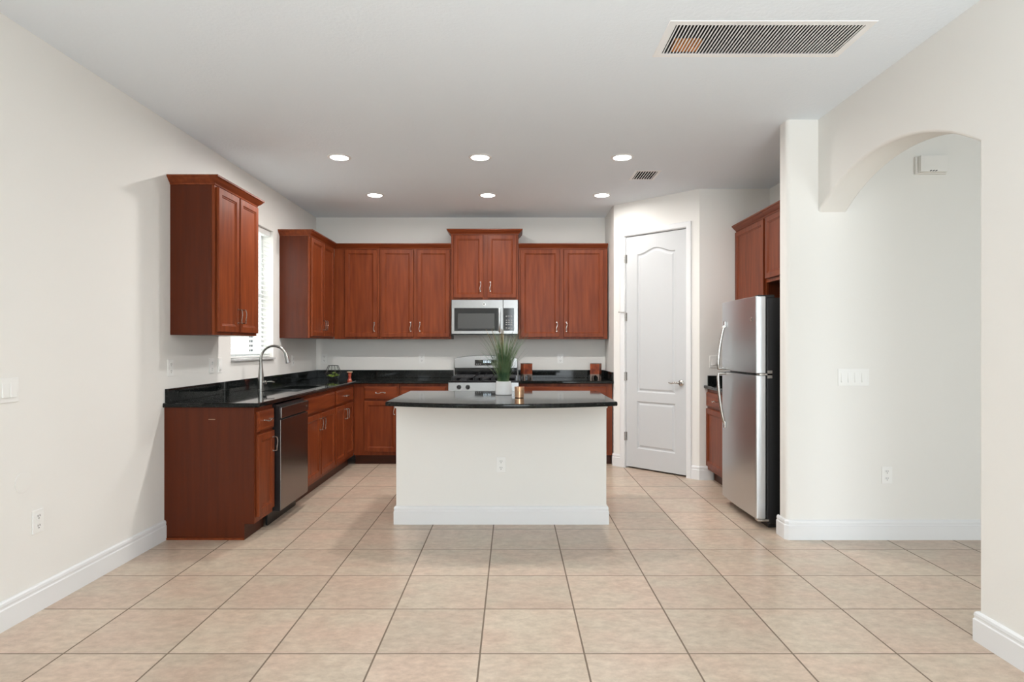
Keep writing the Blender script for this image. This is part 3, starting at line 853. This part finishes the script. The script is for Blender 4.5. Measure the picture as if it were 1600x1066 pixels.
# ------------------------------------------------------------------ refrigerator (front faces -X)
fr = thing('refrigerator', 'stainless top-freezer refrigerator with black sides beside the partition wall', 'refrigerator', (2.46, 5.085, 0), RROT)
FW, FD, FH = .715, .738, 1.650      # local x from far to near side
MB().box(.004, FW - .004, -FD + .085, 0, .03, FH - .012, .006, 2).build('body', 'black_side', fr)
MB().box(.02, FW - .02, -FD + .10, -FD + .16, .0, .06).build('toe_grille', 'black', fr)
for xx in (.05, FW - .05): MB().cyl((xx, -.06, 0), (xx, -.06, .03), .02, 12).build('foot', 'black', fr)
def fdoor(z0, z1):
    n = 10; out = []
    r1 = .014
    y_f, y_b = -FD, -FD + .072
    pts = []
    pts += [(FW, y_b), (0, y_b)]
    # slightly bowed front
    for i in range(5):
        a = PI + (PI / 2) * i / 4
        pts.append((r1 + r1 * math.cos(a), y_f + .006 + r1 + r1 * math.sin(a)))
    for i in range(1, 12):
        u = i / 12; pts.append((r1 + (FW - 2 * r1) * u, y_f + .006 - .010 * math.sin(PI * u)))
    for i in range(5):
        a = 1.5 * PI + (PI / 2) * i / 4
        pts.append((FW - r1 + r1 * math.cos(a), y_f + .006 + r1 + r1 * math.sin(a)))
    return MB().prism(pts, z0, z1, 'z', bev=.004, seg=2)
ud = fdoor(1.100, FH - .002).build('freezer_door', 'steel_v', fr, smooth=30)
ld = fdoor(.066, 1.084).build('refrigerator_door', 'steel_v', fr, smooth=30)
MB().box(.01, FW - .01, -FD + .073, -FD + .084, .07, FH - .01).build('door_gasket', 'black', fr)
hxx = .105
def bow(za, zb):      # from the far mount (za) to the bracket at the door split (zb)
    p = [(hxx, -FD + .004, za), (hxx, -FD - .012, za + (zb - za) * .06)]
    for i in range(1, 12):
        u = i / 12; p.append((hxx, -FD - .014 - .046 * math.sin(PI / 2 * u) ** .9, za + (zb - za) * (.06 + .92 * u)))
    p.append((hxx, -FD - .058, zb)); p.append((hxx, -FD + .002, zb))
    return p
hu = MB().tube(bow(1.470, 1.112), .0125, 12, flat=1.0); hu.box(hxx - .017, hxx + .017, -FD - .014, -FD + .002, 1.440, 1.495, .005)
hu.build('handle', 'nickel', ud)
hl = MB().tube(bow(.655, 1.072), .0125, 12, flat=1.0); hl.box(hxx - .017, hxx + .017, -FD - .014, -FD + .002, .630, .685, .005)
hl.build('handle', 'nickel', ld)
MB().box(FW - .06, FW + .004, -FD + .03, -FD + .12, 1.086, 1.098).box(FW - .002, FW + .004, -FD + .085, -FD + .12, 1.065, 1.12).build('middle_hinge', 'nickel', fr)
MB().box(FW - .07, FW - .005, -FD + .02, -FD + .14, FH - .011, FH + .008, .003).build('top_hinge', 'black', fr)
MB().box(FW - .06, FW - .002, -FD + .02, -FD + .10, .045, .063, .003).build('bottom_hinge', 'nickel', fr)
MB().lathe([(0, 0), (.016, 0), (.016, .002), (.013, .003), (0, .003)], (FW - .07, -FD + .001, 1.485), 24, 'y-').build('badge', 'nickel', ud)

# ------------------------------------------------------------------ island
IX0, IX1, IY0 = -.847, .682, 4.475
isl = thing('kitchen_island', 'white-painted kitchen island body with baseboard in the middle of the floor', 'kitchen island', (IX0, IY0, 0))
IW = IX1 - IX0
MB().box(0, IW, 0, .12, 0, .858, .004, 2).build('front_panel', 'wall', isl)
MB().sweep([(0, .12), (0, 0), (IW, 0), (IW, .12)], [(a * 1.0, b2) for a, b2 in BB]).build('baseboard', 'trim', isl, smooth=30)
MB().sweep([(0, .12), (0, 0), (IW, 0), (IW, .12)], [(-.02, .842), (.004, .842), (.007, .848), (.007, .872), (.010, .883), (-.02, .883)]).build('top_trim', 'wall', isl, smooth=30)
MB().box(.02, IW - .02, .121, .70, .10, .883).build('cabinet_body', 'wood_end', isl)
MB().box(.02, IW - .02, .121, .63, 0, .10).build('toe_kick', 'kick', isl)
n = 3
for i in range(n):
    a = .04 + i * (IW - .08) / n; b2 = a + (IW - .08) / n - .02
    fo = front_panel(-b2, -a, BZ0, BZ1, -.7005, 'door').build('door', 'wood_v', isl, smooth=20); fo.rotation_euler = (0, 0, PI)
    pull(-b2 + .03, .6, -.72).build('handle', 'nickel', fo)
    fo = front_panel(-b2, -a, DZ0, DZ1, -.7005, 'drawer').build('drawer_front', 'wood_h', isl, smooth=20); fo.rotation_euler = (0, 0, PI)
    pull(-(a + b2) / 2, .785, -.72, False).build('handle', 'nickel', fo)
# bowed worktop
cxl, cxr, yfc, bow_, ybk = -.870, .716, 4.205, .175, 5.215
pts = [(cxr, ybk), (cxl, ybk)]
NB = 40
for i in range(NB + 1):
    u = i / NB; x = cxl + (cxr - cxl) * u
    R_ = (((cxr - cxl) / 2) ** 2 + bow_ ** 2) / (2 * bow_); dx = x - (cxl + cxr) / 2
    pts.append((x, yfc - (math.sqrt(R_ * R_ - dx * dx) - (R_ - bow_))))
o = MB().prism([(x - cxl, y - yfc) for x, y in pts], ZT0, ZT1, 'z', bev=.008, seg=3).build('island_countertop', 'granite', smooth=20)
o.location = (cxl, yfc, 0)
tag(o, 'black granite countertop with a bowed front edge on top of the white island', 'countertop')

# ------------------------------------------------------------------ things on the island
vs = thing('potted_grass', 'tall green artificial grass in a white ceramic pot on the island', 'plant', (-.070, 4.80, ZT1))
MB().lathe([(0, 0), (.060, 0), (.064, .003), (.0645, .012), (.060, .085), (.0585, .104), (.0555, .105), (.055, .098), (.0, .092)], (0, 0, 0), 40).build('pot', 'ceramic', vs)
gb_ = bmesh.new()
tips = bmesh.new()
for i in range(230):
    a = random.uniform(0, 2 * PI); r0 = .042 * math.sqrt(random.random())
    lean = random.uniform(.02, .17) ** 1.0 * (0.5 + r0 / .042 * .6)
    hgt = random.uniform(.18, .42) if i > 70 else random.uniform(.34, .46)
    ax = Vector((math.cos(a), math.sin(a), 0)); side = Vector((-math.sin(a + random.uniform(-1, 1)), math.cos(a), 0)).normalized()
    base = Vector((r0 * math.cos(a), r0 * math.sin(a), .085))
    wd = random.uniform(.0013, .0027)
    droop = random.uniform(0, .05)
    prev = None; K = 7
    for k in range(K + 1):
        u = k / K
        p = base + ax * (lean * (u ** 1.6) + droop * u ** 4) + Vector((0, 0, hgt * (u - .12 * droop * 10 * u ** 3)))
        ww = wd * (1 - u ** 2.5) + .0003
        nrm = ax.cross(side)
        cur = [gb_.verts.new(p - side * ww), gb_.verts.new(p + ax * ww * .25), gb_.verts.new(p + side * ww)]
        if prev:
            gb_.faces.new((prev[0], prev[1], cur[1], cur[0])); gb_.faces.new((prev[1], prev[2], cur[2], cur[1]))
        prev = cur
tips.free()
mb = MB(); mb.bm.free(); mb.bm = gb_; mb.build('grass_blades', 'grass', vs)
st = MB()
for i in range(9):
    a = random.uniform(0, 2 * PI); ln = random.uniform(.06, .13)
    ax = Vector((math.cos(a), math.sin(a), 0)); pth = []
    for k in range(7):
        u = k / 6; pth.append(Vector((.02 * math.cos(a), .02 * math.sin(a), .09)) + ax * ln * u ** 1.7 + Vector((0, 0, .42 * u)))
    st.tube(pth, [.0011] * 5 + [.0028, .001], 5)
st.build('seed_stems', 'grass_tip', vs)

cu = thing('votive_cup', 'small copper glass votive cup beside the white pot on the island', 'candle holder', (.049, 4.52, ZT1))
MB().lathe([(0, 0), (.030, 0), (.034, .004), (.0355, .078), (.0355, .080), (.033, .080), (.031, .012), (0, .010)], (0, 0, 0), 36).build('cup', 'copper_glass', cu)
MB().lathe([(0, .011), (.026, .011), (.026, .045), (0, .045)], (0, 0, 0), 24).build('candle', 'tan', cu)

# ------------------------------------------------------------------ things on the perimeter counters
# geometric terrarium
te = thing('terrarium', 'faceted wire terrarium with green succulents in the back left counter corner', 'terrarium', (-1.99, 6.83, ZT1))
def hexr(r, z, off=0): return [Vector((r * math.cos(off + k * PI / 3), r * math.sin(off + k * PI / 3), z)) for k in range(6)]
A_, B_, D_ = hexr(.050, .004), hexr(.090, .080), hexr(.055, .160)
wr = MB()
def edge(a, b2): wr.cyl(a, b2, .0028, 6)
for k in range(6):
    k2 = (k + 1) % 6
    for R3 in (A_, B_, D_): edge(R3[k], R3[k2])
    edge(A_[k], B_[k]); edge(B_[k], D_[k])
wr.build('wire_frame', 'wire', te)
gl = MB().rings([[v * .985 for v in A_], [v * .985 for v in B_], [v * .985 for v in D_]], True, False); gl.build('glass', 'glass', te, smooth=5)
MB().rings([[v * .93 + Vector((0, 0, .003)) for v in A_], [Vector((v.x * .93, v.y * .93, .022)) for v in hexr(.058, .02)]]).build('pebbles', 'soil', te)
su = MB()
for cx_, cy_, cz_, s_ in ((0, -.025, .035, 1.35), (.040, .01, .045, 1.1), (-.040, .0, .042, 1.15), (.01, .03, .06, 1.0), (.015, -.02, .07, 1.0)):
    for ring, nn in ((0, 8), (1, 6), (2, 4)):
        for k in range(nn):
            a = 2 * PI * k / nn + ring * .4
            el = .25 + ring * .45
            p0 = Vector((cx_, cy_, cz_)); d = Vector((math.cos(a) * math.cos(el), math.sin(a) * math.cos(el), math.sin(el)))
            ln = .030 * s_ * (1 - .15 * ring)
            su.tube([p0, p0 + d * ln * .4, p0 + d * ln * .75, p0 + d * ln], [.002, .0065 * s_, .0055 * s_, .0008], 6, flat=.5)
su.build('succulents', 'succulent', te)
# spool shaped candlestick
cn = thing('candlestick', 'small red spool-shaped candlestick on the counter near the back left corner', 'candlestick', (-1.755, 6.63, ZT1))
MB().lathe([(0, 0), (.026, 0), (.028, .004), (.022, .012), (.016, .030), (.014, .045), (.018, .060), (.016, .072), (.022, .088), (.026, .092), (0, .092)], (0, 0, 0), 28).build('body', 'red', cn)
MB().lathe([(0, .0925), (.029, .0925), (.031, .097), (.029, .101), (0, .101)], (0, 0, 0), 28).build('cup', 'tan', cn)
# two square copper holders with arched feet
def holder(label, loc, rz):
    h = thing('tealight_holder', label, 'candle holder', loc, rz, 'square copper tealight holders')
    s2, hh = .052, .172
    def face(wb, wt):
        p = [(-wb, 0), (-wb * .72, 0)]
        for i in range(0, 11):
            a = PI - PI * i / 10; p.append((wb * .70 * math.cos(a), .012 + .026 * math.sin(a)))
        p += [(wb * .72, 0), (wb, 0), (wb * 1.02, .06), (wt, hh), (-wt, hh), (-wb * 1.02, .06)]
        return p
    cup = MB(); base = MB(); zc = .052
    P1 = [(-s2 * 1.01, zc), (s2 * 1.01, zc), (s2 * 1.03, hh), (-s2 * 1.03, hh)]
    P2 = [(-s2, 0), (-s2 * .74, 0)] + [(s2 * .72 * math.cos(PI - PI * i / 10), .010 + .030 * math.sin(PI * i / 10)) for i in range(11)] + [(s2 * .74, 0), (s2, 0), (s2 * 1.01, zc), (-s2 * 1.01, zc)]
    for tgt, P in ((cup, P1), (base, P2)):
        for k in range(4):
            m = MB().prism(P, -s2 * 1.03, -s2 * 1.03 + .004, 'y')
            bmesh.ops.rotate(m.bm, verts=m.bm.verts, cent=(0, 0, 0), matrix=Matrix.Rotation(k * PI / 2, 3, 'Z'))
            tgt._merge(m.bm)
    cup.box(-s2 * .95, s2 * .95, -s2 * .95, s2 * .95, zc, zc + .005)
    cup.build('cup', 'rust', h); base.build('arched_base', 'pewter', h)
    t2 = s2 * 1.06
    rm = MB(); frame(rm, -t2, t2, -t2, t2, -s2 * .93, s2 * .93, -s2 * .93, s2 * .93, -.004, .004)
    bmesh.ops.rotate(rm.bm, verts=rm.bm.verts, cent=(0, 0, 0), matrix=Matrix.Rotation(-PI / 2, 3, 'X'))
    bmesh.ops.translate(rm.bm, verts=rm.bm.verts, vec=(0, 0, hh))
    rm.build('rim', 'pewter', h)
    MB().cyl((0, 0, zc + .005), (0, 0, zc + .06), .03, 24).build('candle', 'tan', h)
    return h
holder('square rusty copper tealight holder right beside the range on the back counter', (.160, 7.155, ZT1), math.radians(18))
holder('square rusty copper tealight holder at the right end of the back counter by the pantry', (.965, 7.140, ZT1), math.radians(-22))

# ------------------------------------------------------------------ window blind
bl = thing('window_blind', 'white horizontal slat blind hanging in the kitchen window over the sink', 'blind', (XL - .055, (WY0 + WY1) / 2, WZ0 + .02))
Lh = (WY1 - WY0) / 2 - .008
H_ = WZ1 - WZ0 - .02
MB().box(-.028, .028, -Lh, Lh, H_ - .055, H_ - .002, .003).build('headrail', 'blind', bl)
sl = MB(); z = .045
while z < H_ - .07:
    sl.box(-.025, .025, -Lh, Lh, z - .0014, z + .0014, .0008, 1, rot=('Y', math.radians(24)), at=(0, 0, z)); z += .0425
sl.build('slats', 'blind', bl)
MB().box(-.025, .025, -Lh, Lh, .004, .020, .003).build('bottom_rail', 'blind', bl)
cd = MB()
for yy in (-.3, 0, .3): cd.cyl((.026, yy, .015), (.026, yy, H_ - .05), .0012, 6).cyl((-.026, yy, .015), (-.026, yy, H_ - .05), .0012, 6)
cd.build('ladder_cords', 'blind', bl)

# ------------------------------------------------------------------ electrical plates; local: plate faces -Y, origin at its centre
def rotloc(where, a, h):
    if where == 'left': return (XL, a, h), LROT
    if where == 'back': return (a, YB, h), 0
    if where == 'part': return (a, YP, h), 0
    if where == 'front': return (a, PY1, h), 0
    if where == 'island': return (a, IY0, h), 0
def plate(w, h): return MB().box(-w / 2, w / 2, -.006, 0, -h / 2, h / 2, .0025, 2)
outlet_src = None
def outlet(label, where, a, h, s=1.0):
    global outlet_src
    loc, rz = rotloc(where, a, h)
    if outlet_src is None:
        t = thing('wall_outlet', label, 'outlet', loc, rz, 'duplex wall outlets')
        plate(.070, .114).build('cover_plate', 'plastic', t)
        for sz in (-.0235, .0235):
            p = MB().lathe([(0, 0), (.0165, 0), (.0165, .0015), (0, .0015)], (0, -.006, sz), 20, 'y-').build('socket', 'plastic', t)
            q2 = MB()
            q2.box(-.0075, -.0050, -.0082, -.0074, sz - .001, sz + .008).box(.0050, .0075, -.0082, -.0074, sz - .001, sz + .008)
            q2.cyl((0, -.0074, sz - .0085), (0, -.0082, sz - .0085), .0028, 10)
            q2.build('slots', 'plastic_dark', p)
        MB().cyl((0, -.006, 0), (0, -.0072, 0), .003, 10).build('screw', 'plastic', t)
        outlet_src = t
    else:
        t = copy_tree(outlet_src); t.location = loc; t.rotation_euler = (0, 0, rz); t['label'] = label
    return t
outlet('white duplex outlet low on the left wall under the round cover plate', 'left', 3.012, .439)
outlet('white duplex outlet above the near end of the left counter, under the near wall cabinet', 'left', 4.18, 1.146)
outlet('white duplex outlet on the left wall just before the window, nearer of two plates there', 'left', 4.75, 1.14)
outlet('white duplex outlet on the left wall beyond the window, behind the faucet spout', 'left', 6.51, 1.136)
outlet('white duplex outlet on the back wall in the left corner above the terrarium', 'back', -2.225, 1.141)
outlet('white duplex outlet on the back wall left of the range', 'back', -1.074, 1.141)
outlet('white duplex outlet on the back wall right of the range between the copper holders', 'back', .564, 1.141)
outlet('white duplex outlet in the front of the island', 'island', -.084, .432)
outlet('white duplex outlet low on the partition wall seen through the arch', 'part', 2.502, .431)
def switch(name, label, where, a, h, gangs):
    loc, rz = rotloc(where, a, h)
    t = thing(name, label, 'light switch', loc, rz, 'rocker light switches')
    plate(.070 + .046 * (gangs - 1), .114).build('cover_plate', 'plastic', t)
    for i in range(gangs):
        x = (i - (gangs - 1) / 2) * .046
        MB().prism([(-.0055, -.033), (-.0125, -.033), (-.0075, .033), (-.0055, .033)], x - .0165, x + .0165, 'x', bev=.001, seg=1).build('rocker', 'plastic', t)
    return t
switch('light_switch', 'white double rocker switch on the near left wall', 'left', 2.835, 1.092, 2)
switch('light_switch', 'white single rocker switch on the left wall right beside the window', 'left', 4.885, 1.14, 1)
switch('light_switch', 'white switch plate on the wall between the pantry door and the refrigerator', 'front', 1.935, 1.14, 1)
switch('light_switch', 'white four-gang rocker switch on the partition wall through the arch', 'part', 2.279, 1.085, 4)
o = MB().lathe([(0, 0), (.050, 0), (.050, .002), (.047, .0035), (0, .0035)], (0, 0, 0), 36, 'y-').build('round_cover_plate', 'wall')
o.location = (XL, 2.924, .648); o.rotation_euler = (0, 0, LROT)
tag(o, 'round blank cover plate painted like the left wall, above the low outlet', 'cover plate')
# door chime
chm = thing('door_chime', 'cream door chime box high on the wall under the arch', 'door chime', (2.790, YP, 2.500))
MB().box(-.105, .105, -.018, 0, -.058, .058, .003).build('back_plate', 'wall', chm)
MB().box(-.090, .090, -.050, -.018, -.052, .056, .004).build('cover', 'wall', chm)
sl = MB()
for i in range(3): sl.box(-.032 + i * .018, -.018 + i * .018, -.0508, -.0498, -.048, -.043, rot=('Y', math.radians(-20)), at=(-.025 + i * .018, -.05, -.0455))
sl.build('sound_slots', 'plastic_dark', chm)

# ------------------------------------------------------------------ recessed lights
src = None
rows = (('front', 4.945, (-1.392, -.262, .881)), ('rear', 6.19, (-1.385, -.250, .897)))
names = ('left', 'middle', 'right')
for rn, yy, xs in rows:
    for nm, xx in zip(names, xs):
        lab = {'front': 'round recessed ceiling light, %s one of the three larger-looking nearer lights', 'rear': 'round recessed ceiling light, %s one of the three smaller-looking lights near the back wall'}[rn] % nm
        t = thing('recessed_light', lab, 'ceiling light', (xx, yy, CEIL), 0, 'recessed ceiling lights')
        if src is None:
            tr = MB().lathe([(.070, .0), (.072, .006), (.088, .005), (.094, .0)], (0, 0, 0), 40, 'z-').build('trim_ring', 'trim', t)
            ln = MB().lathe([(.0, .009), (.045, .008), (.066, .004), (.071, .0005)], (0, 0, 0), 40, 'z-').build('lens', 'lamp', t)
            src = (tr, ln)
        else:
            for ob in src:
                c2 = ob.copy(); C.objects.link(c2); c2.parent = t
        area('can_light', (0, 0, -.012), (0, 0, 0), .13, .13, CAN_POWER[rn], CAN_COL, 'DISK', t, spread=math.radians(176))

# ------------------------------------------------------------------ ceiling grilles
def grille(name, label, x0, x1, y0, y1, n, fw, duty):
    t = thing(name, label, 'air vent', ((x0 + x1) / 2, (y0 + y1) / 2, CEIL))
    w, l = (x1 - x0) / 2, (y1 - y0) / 2
    f = MB()
    W2, L2 = w + fw, l + fw
    lo = [[(-W2, -L2, 0), (W2, -L2, 0), (W2, L2, 0), (-W2, L2, 0)], [(-W2 + .003, -L2 + .003, -.0025), (W2 - .003, -L2 + .003, -.0025), (W2 - .003, L2 - .003, -.0025), (-W2 + .003, L2 - .003, -.0025)],
          [(-w, -l, -.002), (w, -l, -.002), (w, l, -.002), (-w, l, -.002)], [(-w, -l, .003), (w, -l, .003), (w, l, .003), (-w, l, .003)]]
    f.rings(lo, False, False); f.build('frame', 'vent_white', t, smooth=20)
    s = MB(); p = 2 * w / n
    for i in range(n):
        xx = -w + p * (i + .5)
        s.box(xx - p * duty, xx + p * duty, -l, l, -.002, .0005)
    s.build('louvers', 'vent_white', t)
    d = MB()
    d.box(-w - .02, w + .02, -l - .02, l + .02, .155, .165)
    d.box(-w - .02, -w, -l - .02, l + .02, .021, .155).box(w, w + .02, -l - .02, l + .02, .021, .155)
    d.box(-w, w, -l - .02, -l, .021, .155).box(-w, w, l, l + .02, .021, .155)
    c_ = .0025
    d.box(-w, -w + c_, -l, l, .0035, .155).box(w - c_, w, -l, l, .0035, .155).box(-w + c_, w - c_, -l, -l + c_, .0035, .155).box(-w + c_, w - c_, l - c_, l, .0035, .155)
    d.build('duct', 'plastic_dark', t)
    return t, w, l
rt, w, l = grille('return_air_grille', 'large white return air grille in the ceiling, upper right', VX0, VX1, VY0, VY1, 54, .038, .18)
MB().box(-w + .045, -w + .18, .045, .130, .003, .03).build('timber_block', 'wood_block', rt)
grille('supply_vent', 'small white supply air vent in the ceiling near the pantry', SX0, SX1, SY0, SY1, 8, .024, .15)
